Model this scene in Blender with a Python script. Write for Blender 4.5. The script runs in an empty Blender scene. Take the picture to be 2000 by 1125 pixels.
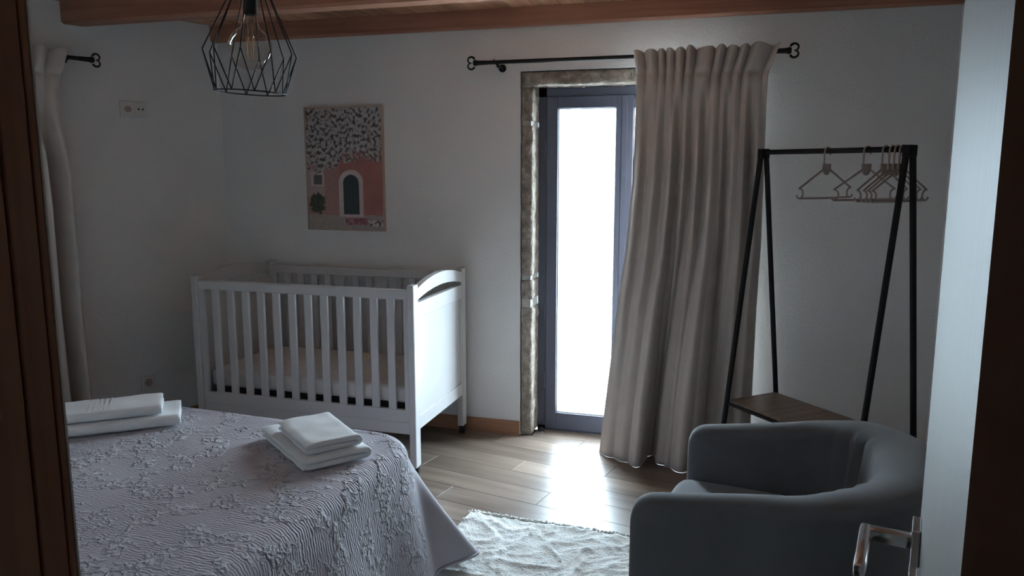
import bpy, bmesh, math, random
from mathutils import Vector, Matrix, noise
random.seed(7)
PI = math.pi
scene = bpy.context.scene
COL = scene.collection

# ------------------------------------------------------------------ camera
EYE = 1.53
YAW, PITCH = math.radians(16.6), math.atan(237 / 1520.0)
cam_data = bpy.data.cameras.new('camera')
cam = bpy.data.objects.new('camera', cam_data)
COL.objects.link(cam)
cam_data.sensor_width = 36.0
cam_data.lens = 1520.0 / 2000.0 * 36.0
cam_data.clip_start = 0.02
cam.location = (0, 0, EYE)
cam.rotation_euler = (PI / 2 - PITCH, 0, YAW)
scene.camera = cam

# ------------------------------------------------------------------ daylight
world = bpy.data.worlds.new('overcast_sky')
scene.world = world
world.use_nodes = True
bg = world.node_tree.nodes['Background']
bg.inputs['Color'].default_value = (0.69, 0.855, 1.0, 1)
bg.inputs['Strength'].default_value = 19.0
portal_data = bpy.data.lights.new('door_portal', 'AREA')
portal_data.shape = 'RECTANGLE'
portal_data.size, portal_data.size_y = 0.98, 1.98
portal_data.cycles.is_portal = True
portal = bpy.data.objects.new('door_portal', portal_data)
COL.objects.link(portal)
portal.location = (-0.64, 4.40, 0.98)
portal.rotation_euler = (-PI / 2, 0, 0)

vs = scene.view_settings
vs.view_transform = 'Standard'
vs.look = 'None'
vs.gamma = 1.0
vs.use_curve_mapping = False
vs.exposure = 1.3


# ------------------------------------------------------------------ materials
def new_mat(name):
    m = bpy.data.materials.new(name)
    m.use_nodes = True
    nt = m.node_tree
    b = nt.nodes['Principled BSDF']
    return m, nt, b


def N(nt, kind, **kw):
    n = nt.nodes.new(kind)
    for k, v in kw.items():
        if k in n.inputs.keys() if hasattr(n.inputs, 'keys') else False:
            n.inputs[k].default_value = v
        else:
            setattr(n, k, v)
    return n


def coords(nt, kind='Object', scale=(1, 1, 1)):
    tc = nt.nodes.new('ShaderNodeTexCoord')
    mp = nt.nodes.new('ShaderNodeMapping')
    mp.inputs['Scale'].default_value = scale
    nt.links.new(tc.outputs[kind], mp.inputs['Vector'])
    return mp.outputs['Vector']


def ramp(nt, fac, stops):
    r = nt.nodes.new('ShaderNodeValToRGB')
    cr = r.color_ramp
    while len(cr.elements) < len(stops):
        cr.elements.new(0.5)
    for e, (p, c) in zip(cr.elements, stops):
        e.position = p
        e.color = (*c, 1) if len(c) == 3 else c
    nt.links.new(fac, r.inputs['Fac'])
    return r.outputs['Color']


def plain(name, col, rough=0.6, metal=0.0, var=0.0, vscale=8.0, bump=0.0, bscale=80.0, spec=0.5, stretch=(1, 1, 1)):
    m, nt, b = new_mat(name)
    b.inputs['Roughness'].default_value = rough
    b.inputs['Metallic'].default_value = metal
    b.inputs['Specular IOR Level'].default_value = spec
    b.inputs['Base Color'].default_value = (*col, 1)
    vec = coords(nt, 'Object', stretch)
    if var > 0:
        n = nt.nodes.new('ShaderNodeTexNoise')
        n.inputs['Scale'].default_value = vscale
        n.inputs['Detail'].default_value = 4
        nt.links.new(vec, n.inputs['Vector'])
        lo = tuple(max(0, c * (1 - var)) for c in col)
        hi = tuple(min(1, c * (1 + var)) for c in col)
        nt.links.new(ramp(nt, n.outputs['Fac'], [(0.3, lo), (0.7, hi)]), b.inputs['Base Color'])
    if bump > 0:
        n2 = nt.nodes.new('ShaderNodeTexNoise')
        n2.inputs['Scale'].default_value = bscale
        n2.inputs['Detail'].default_value = 3
        nt.links.new(vec, n2.inputs['Vector'])
        bp = nt.nodes.new('ShaderNodeBump')
        bp.inputs['Strength'].default_value = bump
        bp.inputs['Distance'].default_value = 0.01
        nt.links.new(n2.outputs['Fac'], bp.inputs['Height'])
        nt.links.new(bp.outputs['Normal'], b.inputs['Normal'])
    return m


def wood(name, dark, light, rough=0.45, axis=0, grain=30.0, long=1.5, per_object=0.0, bump=0.15):
    m, nt, b = new_mat(name)
    sc = [grain, grain, grain]
    sc[axis] = long
    tc = nt.nodes.new('ShaderNodeTexCoord')
    oi = nt.nodes.new('ShaderNodeObjectInfo')
    mul = nt.nodes.new('ShaderNodeVectorMath'); mul.operation = 'SCALE'
    cmb = nt.nodes.new('ShaderNodeCombineXYZ')
    for k in range(3):
        nt.links.new(oi.outputs['Random'], cmb.inputs[k])
    nt.links.new(cmb.outputs[0], mul.inputs[0]); mul.inputs['Scale'].default_value = 37.0
    mp = nt.nodes.new('ShaderNodeMapping'); mp.inputs['Scale'].default_value = sc
    add = nt.nodes.new('ShaderNodeVectorMath'); add.operation = 'ADD'
    nt.links.new(tc.outputs['Object'], mp.inputs['Vector'])
    nt.links.new(mp.outputs[0], add.inputs[0]); nt.links.new(mul.outputs[0], add.inputs[1])
    n = nt.nodes.new('ShaderNodeTexNoise')
    n.inputs['Scale'].default_value = 1.0; n.inputs['Detail'].default_value = 6; n.inputs['Distortion'].default_value = 0.6
    nt.links.new(add.outputs[0], n.inputs['Vector'])
    c = ramp(nt, n.outputs['Fac'], [(0.28, dark), (0.72, light)])
    if per_object > 0:
        hsv = nt.nodes.new('ShaderNodeHueSaturation')
        mr = nt.nodes.new('ShaderNodeMapRange')
        mr.inputs['To Min'].default_value = 1 - per_object
        mr.inputs['To Max'].default_value = 1 + per_object
        nt.links.new(oi.outputs['Random'], mr.inputs['Value'])
        nt.links.new(mr.outputs[0], hsv.inputs['Value'])
        nt.links.new(c, hsv.inputs['Color'])
        c = hsv.outputs[0]
    nt.links.new(c, b.inputs['Base Color'])
    b.inputs['Roughness'].default_value = rough
    bp = nt.nodes.new('ShaderNodeBump')
    bp.inputs['Strength'].default_value = bump; bp.inputs['Distance'].default_value = 0.004
    nt.links.new(n.outputs['Fac'], bp.inputs['Height'])
    nt.links.new(bp.outputs['Normal'], b.inputs['Normal'])
    return m


def fabric(name, col, rough=0.9, weave=900.0, bump=0.25, var=0.08, sheen=0.2):
    m, nt, b = new_mat(name)
    vec = coords(nt, 'Object')
    n = nt.nodes.new('ShaderNodeTexNoise'); n.inputs['Scale'].default_value = weave; n.inputs['Detail'].default_value = 2
    nt.links.new(vec, n.inputs['Vector'])
    n2 = nt.nodes.new('ShaderNodeTexNoise'); n2.inputs['Scale'].default_value = 14.0; n2.inputs['Detail'].default_value = 5
    nt.links.new(vec, n2.inputs['Vector'])
    lo = tuple(c * (1 - var) for c in col); hi = tuple(min(1, c * (1 + var)) for c in col)
    nt.links.new(ramp(nt, n2.outputs['Fac'], [(0.3, lo), (0.7, hi)]), b.inputs['Base Color'])
    b.inputs['Roughness'].default_value = rough
    b.inputs['Sheen Weight'].default_value = sheen
    b.inputs['Specular IOR Level'].default_value = 0.2
    bp = nt.nodes.new('ShaderNodeBump'); bp.inputs['Strength'].default_value = bump; bp.inputs['Distance'].default_value = 0.002
    nt.links.new(n.outputs['Fac'], bp.inputs['Height']); nt.links.new(bp.outputs['Normal'], b.inputs['Normal'])
    return m


M = {}
M['plaster'] = plain('white_plaster', (0.78, 0.78, 0.775), 0.85, var=0.03, vscale=3, bump=0.25, bscale=60)
M['hall_plaster'] = plain('hall_plaster', (0.74, 0.71, 0.67), 0.9, var=0.03)
M['beam'] = wood('beam_wood', (0.30, 0.125, 0.075), (0.50, 0.25, 0.16), 0.5, 0, 22, 1.2)
M['ceil'] = wood('ceiling_wood', (0.44, 0.19, 0.10), (0.70, 0.41, 0.25), 0.45, 1, 22, 1.2, 0.25)
M['jamb'] = wood('door_frame_wood', (0.30, 0.125, 0.065), (0.42, 0.19, 0.10), 0.5, 2, 60, 1.5)
M['skirt'] = wood('skirting_wood', (0.30, 0.14, 0.075), (0.44, 0.23, 0.13), 0.45, 0, 30, 1.5)
M['plank'] = wood('floor_plank', (0.15, 0.107, 0.083), (0.30, 0.225, 0.175), 0.33, 0, 16, 1.3, 0.16, 0.06)
M['grout'] = plain('floor_joint', (0.05, 0.04, 0.035), 0.8)
M['stone'] = None
M['mortar'] = plain('lime_mortar', (0.52, 0.50, 0.46), 0.95, var=0.1, vscale=25, bump=0.6, bscale=90)
M['anthracite'] = plain('anthracite_frame', (0.085, 0.09, 0.125), 0.42, var=0.05)
M['gasket'] = plain('black_gasket', (0.012, 0.012, 0.014), 0.6)
M['iron'] = plain('black_iron', (0.012, 0.012, 0.013), 0.55, var=0.2, vscale=40, spec=0.3)
M['chrome'] = plain('chrome', (0.72, 0.72, 0.74), 0.18, metal=1.0)
M['crib'] = plain('white_lacquer', (0.57, 0.56, 0.555), 0.38, var=0.015)
M['mattress'] = fabric('crib_mattress_cover', (0.74, 0.70, 0.67), weave=400)
M['towel'] = fabric('white_terry', (0.82, 0.83, 0.85), weave=260, bump=0.7, var=0.02, sheen=0.4)
M['curtain'] = fabric('taupe_curtain', (0.60, 0.545, 0.505), weave=700, bump=0.15, var=0.04)
M['chair'] = fabric('grey_upholstery', (0.138, 0.142, 0.154), weave=700, bump=0.3, var=0.05, sheen=0.5)
M['leaf'] = plain('satin_door_paint', (0.30, 0.285, 0.265), 0.42, var=0.05, vscale=3, stretch=(30, 30, 1))
M['seal'] = plain('pale_seal', (0.80, 0.76, 0.70), 0.5)
M['plastic'] = plain('white_plastic', (0.72, 0.70, 0.66), 0.4)
M['dark_plastic'] = plain('dark_hole', (0.03, 0.03, 0.03), 0.6)
M['hanger'] = plain('beige_plastic', (0.42, 0.34, 0.31), 0.5)
M['shelf'] = wood('rack_shelf_wood', (0.15, 0.10, 0.075), (0.26, 0.18, 0.13), 0.42, 1, 30, 2)
M['frame_wood'] = wood('picture_frame_wood', (0.40, 0.28, 0.21), (0.55, 0.40, 0.31), 0.5, 2, 50, 3)
M['terrace'] = plain('terrace_concrete', (0.70, 0.70, 0.68), 0.9, var=0.05)
M['bed_base'] = plain('bed_base_fabric', (0.3, 0.28, 0.27), 0.9)
M['filament'] = plain('filament', (0.55, 0.30, 0.14), 0.5)
M['brass'] = plain('bulb_cap', (0.5, 0.48, 0.45), 0.3, metal=1.0)


def glass_mat(name, tint, thin=True, refl=1.0):
    m, nt, b = new_mat(name)
    nt.nodes.remove(b)
    out = nt.nodes['Material Output']
    tr = nt.nodes.new('ShaderNodeBsdfTransparent'); tr.inputs['Color'].default_value = (*tint, 1)
    gl = nt.nodes.new('ShaderNodeBsdfGlossy'); gl.inputs['Roughness'].default_value = 0.02
    lw = nt.nodes.new('ShaderNodeLayerWeight'); lw.inputs['Blend'].default_value = 0.5
    pw = nt.nodes.new('ShaderNodeMath'); pw.operation = 'POWER'; pw.inputs[1].default_value = 4.0
    nt.links.new(lw.outputs['Facing'], pw.inputs[0])
    fr = nt.nodes.new('ShaderNodeMath'); fr.operation = 'MULTIPLY_ADD'; fr.inputs[1].default_value = 0.75; fr.inputs[2].default_value = 0.04
    nt.links.new(pw.outputs[0], fr.inputs[0])
    mx = nt.nodes.new('ShaderNodeMixShader')
    nt.links.new(fr.outputs[0], mx.inputs[0]); nt.links.new(tr.outputs[0], mx.inputs[1]); nt.links.new(gl.outputs[0], mx.inputs[2])
    nt.links.new(mx.outputs[0], out.inputs['Surface'])
    return m


M['pane'] = glass_mat('window_glass', (0.96, 0.98, 0.98))
M['bulb'] = glass_mat('bulb_glass', (0.93, 0.90, 0.86))


def stone_mat():
    m, nt, b = new_mat('granite_stone')
    vec = coords(nt, 'Object')
    n = nt.nodes.new('ShaderNodeTexNoise'); n.inputs['Scale'].default_value = 22; n.inputs['Detail'].default_value = 8
    n.inputs['Roughness'].default_value = 0.7
    nt.links.new(vec, n.inputs['Vector'])
    nt.links.new(ramp(nt, n.outputs['Fac'], [(0.28, (0.14, 0.115, 0.095)), (0.5, (0.33, 0.28, 0.235)), (0.68, (0.54, 0.48, 0.42))]), b.inputs['Base Color'])
    b.inputs['Roughness'].default_value = 0.95
    n2 = nt.nodes.new('ShaderNodeTexNoise'); n2.inputs['Scale'].default_value = 70; n2.inputs['Detail'].default_value = 6
    nt.links.new(vec, n2.inputs['Vector'])
    bp = nt.nodes.new('ShaderNodeBump'); bp.inputs['Strength'].default_value = 0.8; bp.inputs['Distance'].default_value = 0.012
    nt.links.new(n2.outputs['Fac'], bp.inputs['Height']); nt.links.new(bp.outputs['Normal'], b.inputs['Normal'])
    return m


M['stone'] = stone_mat()


# ------------------------------------------------------------------ mesh helpers
class MB:
    def __init__(self):
        self.v, self.f = [], []

    def add(self, verts, faces):
        o = len(self.v)
        self.v += [tuple(p) for p in verts]
        self.f += [tuple(i + o for i in f) for f in faces]
        return self

    def box(self, x0, x1, y0, y1, z0, z1, b=0.0):
        if b <= 0:
            v = [(x, y, z) for x in (x0, x1) for y in (y0, y1) for z in (z0, z1)]
            f = [(0, 1, 3, 2), (4, 6, 7, 5), (0, 4, 5, 1), (2, 3, 7, 6), (0, 2, 6, 4), (1, 5, 7, 3)]
            return self.add(v, f)
        bm = bmesh.new()
        bmesh.ops.create_cube(bm, size=1.0)
        for w in bm.verts:
            w.co = Vector(((x0 + x1) / 2 + w.co.x * (x1 - x0), (y0 + y1) / 2 + w.co.y * (y1 - y0), (z0 + z1) / 2 + w.co.z * (z1 - z0)))
        bmesh.ops.bevel(bm, geom=list(bm.edges), offset=b, segments=2, affect='EDGES', profile=0.5)
        bm.verts.index_update()
        self.add([w.co[:] for w in bm.verts], [[w.index for w in f.verts] for f in bm.faces])
        bm.free()
        return self

    def prism(self, poly, z0, z1):
        n = len(poly)
        v = [(p[0], p[1], z0) for p in poly] + [(p[0], p[1], z1) for p in poly]
        f = [tuple(range(n - 1, -1, -1)), tuple(range(n, 2 * n))] + [(i, (i + 1) % n, n + (i + 1) % n, n + i) for i in range(n)]
        return self.add(v, f)

    def tube(self, pts, r, seg=8, closed=False, caps=True):
        pts = [Vector(p) for p in pts]
        n = len(pts)
        rr = r if isinstance(r, (list, tuple)) else [r] * n
        tang = []
        for i in range(n):
            a = pts[(i - 1) % n] if (closed or i > 0) else pts[i]
            c = pts[(i + 1) % n] if (closed or i < n - 1) else pts[i]
            tang.append((c - a).normalized())
        t0 = tang[0]
        up = Vector((0, 0, 1)) if abs(t0.z) < 0.9 else Vector((1, 0, 0))
        nrm = (up - t0 * up.dot(t0)).normalized()
        rings = []
        for i in range(n):
            t = tang[i]
            nrm = (nrm - t * nrm.dot(t))
            nrm = nrm.normalized() if nrm.length > 1e-6 else t.orthogonal().normalized()
            bi = t.cross(nrm)
            rings.append([pts[i] + (nrm * math.cos(2 * PI * k / seg) + bi * math.sin(2 * PI * k / seg)) * rr[i] for k in range(seg)])
        v = [p for g in rings for p in g]
        f = []
        m = n if closed else n - 1
        for i in range(m):
            j = (i + 1) % n
            for k in range(seg):
                k2 = (k + 1) % seg
                f.append((i * seg + k, i * seg + k2, j * seg + k2, j * seg + k))
        if caps and not closed:
            f.append(tuple(range(seg - 1, -1, -1)))
            f.append(tuple((n - 1) * seg + k for k in range(seg)))
        return self.add(v, f)

    def lathe(self, prof, seg=32, center=(0, 0, 0)):
        v, f = [], []
        for (r, z) in prof:
            for k in range(seg):
                a = 2 * PI * k / seg
                v.append((center[0] + r * math.cos(a), center[1] + r * math.sin(a), center[2] + z))
        for i in range(len(prof) - 1):
            for k in range(seg):
                k2 = (k + 1) % seg
                f.append((i * seg + k, i * seg + k2, (i + 1) * seg + k2, (i + 1) * seg + k))
        return self.add(v, f)

    def build(self, name, mat, parent=None, smooth=False, auto=None):
        me = bpy.data.meshes.new(name)
        me.from_pydata(self.v, [], self.f)
        bm = bmesh.new(); bm.from_mesh(me)
        bmesh.ops.recalc_face_normals(bm, faces=bm.faces)
        bm.to_mesh(me); bm.free()
        if smooth:
            for p in me.polygons:
                p.use_smooth = True
            if auto is not None:
                me.set_sharp_from_angle(angle=math.radians(auto))
        me.materials.append(mat)
        o = bpy.data.objects.new(name, me)
        COL.objects.link(o)
        if parent:
            o.parent = parent
        return o


def tag(o, label, cat=None, group=None, kind=None):
    o['label'] = label
    if cat: o['category'] = cat
    if group: o['group'] = group
    if kind: o['kind'] = kind
    return o


def thing(name, label, cat, loc=(0, 0, 0), rotz=0.0, group=None):
    o = bpy.data.objects.new(name, None)
    o.empty_display_size = 0.1
    COL.objects.link(o)
    o.location = loc
    o.rotation_euler = (0, 0, rotz)
    return tag(o, label, cat, group)


def struct(o, label):
    o['label'] = label
    o['kind'] = 'structure'
    return o


def arc(cx, cy, r, a0, a1, n):
    return [(cx + r * math.cos(math.radians(a0 + (a1 - a0) * i / n)), cy + r * math.sin(math.radians(a0 + (a1 - a0) * i / n))) for i in range(n + 1)]


# ------------------------------------------------------------------ room plan
YB = 4.15                     # back wall
XR = 0.912                    # right wall
CL = Vector((-3.09, YB))      # back left corner
A = math.radians(19.0)
DL = Vector((math.sin(A), math.cos(A)))         # left wall, away from the viewer
NL = Vector((math.cos(A), -math.sin(A)))        # left wall, into the room
B = math.radians(11.1)
EN = Vector((math.sin(B), math.cos(B)))         # entry wall normal into the room
ET = Vector((math.cos(B), -math.sin(B)))        # along the entry wall to the right
S0 = 0.43                                       # room face of the entry wall
ZC = 2.36                                       # ceiling boards
CR0 = Vector((XR, (S0 - XR * EN.x) / EN.y))
tt = (EN.dot(CL) - S0) / EN.dot(DL)
CL0 = CL - DL * tt
ROOM = [CL0, CR0, Vector((XR, YB)), CL]         # counter clockwise


def clip(poly, a, b):
    out = []
    d = b - a
    side = lambda p: d.x * (p.y - a.y) - d.y * (p.x - a.x)
    for i in range(len(poly)):
        p, q = poly[i], poly[(i + 1) % len(poly)]
        sp, sq = side(p), side(q)
        if sp >= 0:
            out.append(p)
        if sp * sq < 0:
            out.append(p + (q - p) * (sp / (sp - sq)))
    return out


def inset(poly, d):
    c = []
    n = len(poly)
    for i in range(n):
        p0, p1, p2 = poly[i - 1], poly[i], poly[(i + 1) % n]
        e0, e1 = (p1 - p0), (p2 - p1)
        if e0.length < 1e-5 or e1.length < 1e-5:
            c.append(p1); continue
        e0.normalize(); e1.normalize()
        n0, n1 = Vector((-e0.y, e0.x)), Vector((-e1.y, e1.x))
        m = (n0 + n1)
        k = max(0.4, 1 + n0.dot(n1))
        c.append(p1 + m * (d / k))
    return c


# floor slab and planks
PR = math.radians(-12.0)
E1 = Vector((math.cos(PR), math.sin(PR)))
E2 = Vector((-E1.y, E1.x))
grow = [Vector((-4.6, 0.9)), Vector((1.0, -0.2)), Vector((1.0, YB + 0.13)), Vector((-3.2, YB + 0.13))]
floor = MB().prism([(-4.9, -2.2), (1.5, -2.2), (1.5, YB + 0.13), (-4.9, YB + 0.13)], -0.12, -0.006).build('floor', M['grout'])
struct(floor, 'brown wood-look plank floor reflecting the glazed door')
PW, PL = 0.154, 1.18
POLY = ROOM
org = Vector((-0.859, 3.258))
for j in range(-22, 10):
    off = ((j * 0.377) % 1.0) * PL
    for i in range(-6, 5):
        a = org + E2 * (j * PW) + E1 * (i * PL + off)
        rect = [a, a + E1 * PL, a + E1 * PL + E2 * PW, a + E2 * PW]
        p = rect
        for k in range(4):
            if len(p) < 3: break
            p = clip(p, POLY[k], POLY[(k + 1) % 4])
        if len(p) < 3: continue
        q = [p[0]]
        for w in p[1:]:
            if (w - q[-1]).length > 0.004: q.append(w)
        if (q[0] - q[-1]).length < 0.004: q.pop()
        if len(q) < 3: continue
        area = abs(sum(q[k].x * q[(k + 1) % len(q)].y - q[k].y * q[(k + 1) % len(q)].x for k in range(len(q)))) / 2
        if area < 0.003: continue
        c = sum(q, Vector((0, 0))) / len(q)
        loc = [Vector(((w - c).dot(E1), (w - c).dot(E2))) for w in q]
        o1, o2 = inset(loc, 0.0007), inset(loc, 0.0015)
        n = len(loc)
        v = [(w.x, w.y, -0.010) for w in o1] + [(w.x, w.y, -0.0008) for w in o1] + [(w.x, w.y, 0) for w in o2]
        f = []
        for r in (0, 1):
            f += [(r * n + k, r * n + (k + 1) % n, (r + 1) * n + (k + 1) % n, (r + 1) * n + k) for k in range(n)]
        f.append(tuple(2 * n + k for k in range(n)))
        o = MB().add(v, f).build('plank', M['plank'], floor)
        o.location = (c.x, c.y, 0)
        o.rotation_euler = (0, 0, PR)

th_ = MB().box(-1.115, -0.165, YB + 0.0015, YB + 0.1295, -0.02, 0.0).build('threshold_plank', M['plank'], floor)
# door opening in the back wall
OX0, OX1, OZ = -1.12, -0.16, 1.958
SX0, SX1, SZ = -1.190, -0.09, 2.036
TH = 0.46
w = MB()
w.box(-3.6, SX0, YB, YB + TH, -0.1, 2.75)
w.box(SX1, XR + 0.3, YB, YB + TH, -0.1, 2.75)
w.box(SX0, SX1, YB, YB + TH, SZ, 2.75)
struct(w.build('wall_back', M['plaster']), 'white plastered back wall around the stone door surround')
w = MB().prism([(XR, -2.2), (XR + 0.3, -2.2), (XR + 0.3, YB - 0.0005), (XR, YB - 0.0005)], -0.1, 2.75)
struct(w.build('wall_right', M['plaster']), 'white plastered wall sliver right of the clothes rack')
q0, q1 = CL0 - DL * 0.6, CL + DL * 0.0
w = MB().prism([q0[:], q1[:], (q1 - NL * 0.3)[:], (q0 - NL * 0.3)[:]], -0.1, 2.75)
struct(w.build('wall_left', M['plaster']), 'white plastered side wall with switch plate and curtain')


def lat_box(mb, l0, l1, s0, s1, z0, z1):
    p = [ET * l0 + EN * s0, ET * l1 + EN * s0, ET * l1 + EN * s1, ET * l0 + EN * s1]
    return mb.prism([x[:] for x in p], z0, z1)


SW = 0.28                      # corridor face of the entry wall
w = MB()
lat_box(w, -4.6, -0.77, SW, S0, -0.1, 2.75)
lat_box(w, 0.10, 1.0, SW, S0, -0.1, 2.75)
lat_box(w, -0.77, 0.10, SW, S0, 2.10, 2.75)
struct(w.build('wall_front', M['plaster']), 'white entry wall around the doorway')
w = MB()
lat_box(w, -1.5, -1.4, -1.8, SW, -0.1, 2.6)
lat_box(w, -1.5, 0.70, -1.9, -1.8, -0.1, 2.6)
lat_box(w, 0.60, 0.70, -1.8, SW, -0.1, 2.6)
lat_box(w, -1.5, 0.70, -1.9, SW, 2.4, 2.5)
struct(w.build('wall_hall', M['hall_plaster']), 'dim hallway walls behind the doorway')

# ceiling: boards, beam and wall plate
ceil = MB().prism([(-4.9, -2.2), (1.5, -2.2), (1.5, YB + 0.4), (-4.9, YB + 0.4)], ZC + 0.025, ZC + 0.12).build('ceiling', M['ceil'])
struct(ceil, 'reddish brown boarded timber ceiling')
bw = 0.135
x = -4.2
while x < XR:
    rect = [Vector((x, -0.5)), Vector((x + bw, -0.5)), Vector((x + bw, YB)), Vector((x, YB))]
    p = rect
    for k in range(4):
        if len(p) < 3: break
        p = clip(p, POLY[k], POLY[(k + 1) % 4])
    x += bw
    if len(p) < 3: continue
    c = sum(p, Vector((0, 0))) / len(p)
    loc = [w_ - c for w_ in p]
    o1, o2 = inset(loc, 0.001), inset(loc, 0.006)
    n = len(loc)
    v = [(k.x, k.y, 0.024) for k in o1] + [(k.x, k.y, 0.005) for k in o1] + [(k.x, k.y, 0) for k in o2]
    f = []
    for r in (0, 1):
        f += [(r * n + k, r * n + (k + 1) % n, (r + 1) * n + (k + 1) % n, (r + 1) * n + k) for k in range(n)]
    f.append(tuple(2 * n + k for k in range(n)))
    o = MB().add(v, f).build('ceiling_board', M['ceil'], ceil)
    o.location = (c.x, c.y, ZC)


def left_x(y):
    return CL.x + (y - CL.y) * DL.x / DL.y


def beam(y0, y1, z0, z1, name):
    p = [(left_x(y0), y0), (XR, y0), (XR, y1), (left_x(y1), y1)]
    p2 = [(left_x(y0), y0 + 0.012), (XR, y0 + 0.012), (XR, y1 - 0.012), (left_x(y1), y1 - 0.012)]
    v = [(a[0], a[1], z1) for a in p] + [(a[0], a[1], z0 + 0.012) for a in p] + [(a[0], a[1], z0) for a in p2]
    f = [(0, 1, 2, 3), (11, 10, 9, 8)]
    for r in (0, 1):
        f += [(r * 4 + k, r * 4 + (k + 1) % 4, (r + 1) * 4 + (k + 1) % 4, (r + 1) * 4 + k) for k in range(4)]
    return MB().add(v, f).build(name, M['beam'], ceil)


beam(3.30, 3.415, 2.250, ZC, 'beam')
beam(2.30, 2.415, 2.250, ZC, 'beam')
beam(1.30, 1.415, 2.250, ZC, 'beam')
beam(YB - 0.045, YB, 2.262, ZC, 'wall_plate')


# skirting boards
def skirting(name, a, b, nrm, label):
    t = 0.014
    p = [a, b, b + nrm * t, a + nrm * t]
    mb = MB().prism([k[:] for k in p], 0, 0.074)
    p2 = [a, b, b + nrm * (t - 0.006), a + nrm * (t - 0.006)]
    mb.prism([k[:] for k in p2], 0.074, 0.08)
    struct(mb.build(name, M['skirt']), label)


skirting('baseboard_back', Vector((CL.x + 0.03, YB)), Vector((SX0 - 0.002, YB)), Vector((0, -1)), 'brown wooden skirting board between crib and stone surround')
skirting('baseboard_back_corner', Vector((SX1 + 0.002, YB)), Vector((XR - 0.02, YB)), Vector((0, -1)), 'brown wooden skirting board behind the clothes rack')
skirting('baseboard_right', Vector((XR, YB - 0.02)), Vector((XR, 1.2)), Vector((-1, 0)), 'brown wooden skirting board on the right wall')
skirting('baseboard_left', CL - DL * 0.02, CL0 + DL * 0.02, NL, 'brown wooden skirting board on the left wall')

# ------------------------------------------------------------------ stone surround
sur = MB()
sur.box(SX0 + 0.008, OX0 - 0.012, YB + 0.012, YB + TH - 0.02, 0, SZ - 0.008)
sur.box(OX1 + 0.012, SX1 - 0.008, YB + 0.012, YB + TH - 0.02, 0, SZ - 0.008)
sur.box(SX0 + 0.008, SX1 - 0.008, YB + 0.012, YB + TH - 0.02, OZ + 0.012, SZ - 0.008)
sur = sur.build('trim_1', M['mortar'])
struct(sur, 'rough granite stone surround of the glazed door')


def stone(x0, x1, y0, y1, z0, z1, seed):
    st = 0.016
    nx, ny, nz = [max(2, int(round((b - a) / st))) for a, b in ((x0, x1), (y0, y1), (z0, z1))]
    ny = min(ny, 14); 
    bm = bmesh.new()
    idx = {}
    def vert(i, j, k):
        key = (i, j, k)
        if key not in idx:
            p = Vector((x0 + (x1 - x0) * i / nx, y0 + (y1 - y0) * j / ny, z0 + (z1 - z0) * k / nz))
            c = Vector(((x0 + x1) / 2, (y0 + y1) / 2, (z0 + z1) / 2))
            nrm = Vector((-1 if i == 0 else (1 if i == nx else 0), -1 if j == 0 else (1 if j == ny else 0), -1 if k == 0 else (1 if k == nz else 0)))
            edges = sum(1 for t in nrm if t != 0)
            q = p * 26 + Vector((seed * 7.3, seed * 3.1, 0))
            d = noise.noise(q) * 0.006 + noise.noise(q * 2.6) * 0.004 - (0.0055 if edges > 1 else 0)
            nn = nrm.normalized()
            # flush sides against the plaster stay flat
            idx[key] = bm.verts.new(p + nn * d)
        return idx[key]
    for i in range(nx):
        for j in range(ny):
            bm.faces.new((vert(i, j, 0), vert(i, j + 1, 0), vert(i + 1, j + 1, 0), vert(i + 1, j, 0)))
            bm.faces.new((vert(i, j, nz), vert(i + 1, j, nz), vert(i + 1, j + 1, nz), vert(i, j + 1, nz)))
    for i in range(nx):
        for k in range(nz):
            bm.faces.new((vert(i, 0, k), vert(i + 1, 0, k), vert(i + 1, 0, k + 1), vert(i, 0, k + 1)))
            bm.faces.new((vert(i, ny, k), vert(i, ny, k + 1), vert(i + 1, ny, k + 1), vert(i + 1, ny, k)))
    for j in range(ny):
        for k in range(nz):
            bm.faces.new((vert(0, j, k), vert(0, j, k + 1), vert(0, j + 1, k + 1), vert(0, j + 1, k)))
            bm.faces.new((vert(nx, j, k), vert(nx, j + 1, k), vert(nx, j + 1, k + 1), vert(nx, j, k + 1)))
    me = bpy.data.meshes.new('stone')
    bmesh.ops.recalc_face_normals(bm, faces=bm.faces)
    bm.to_mesh(me); bm.free()
    for p in me.polygons: p.use_smooth = True
    me.materials.append(M['stone'])
    o = bpy.data.objects.new('stone', me)
    COL.objects.link(o); o.parent = sur
    return o


zz = [(0.004, 0.748), (0.792, 0.905), (0.928, 1.752), (1.772, 1.955)]
for k, (z0, z1) in enumerate(zz):
    stone(SX0 + 0.003, OX0, YB + 0.001, YB + TH, z0, z1, k + 1)
    stone(OX1, SX1 - 0.003, YB + 0.001, YB + TH, z0, z1, k + 11)
stone(SX0 + 0.003, SX1 - 0.003, YB + 0.001, YB + TH, 1.960, SZ - 0.002, 31)

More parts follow.
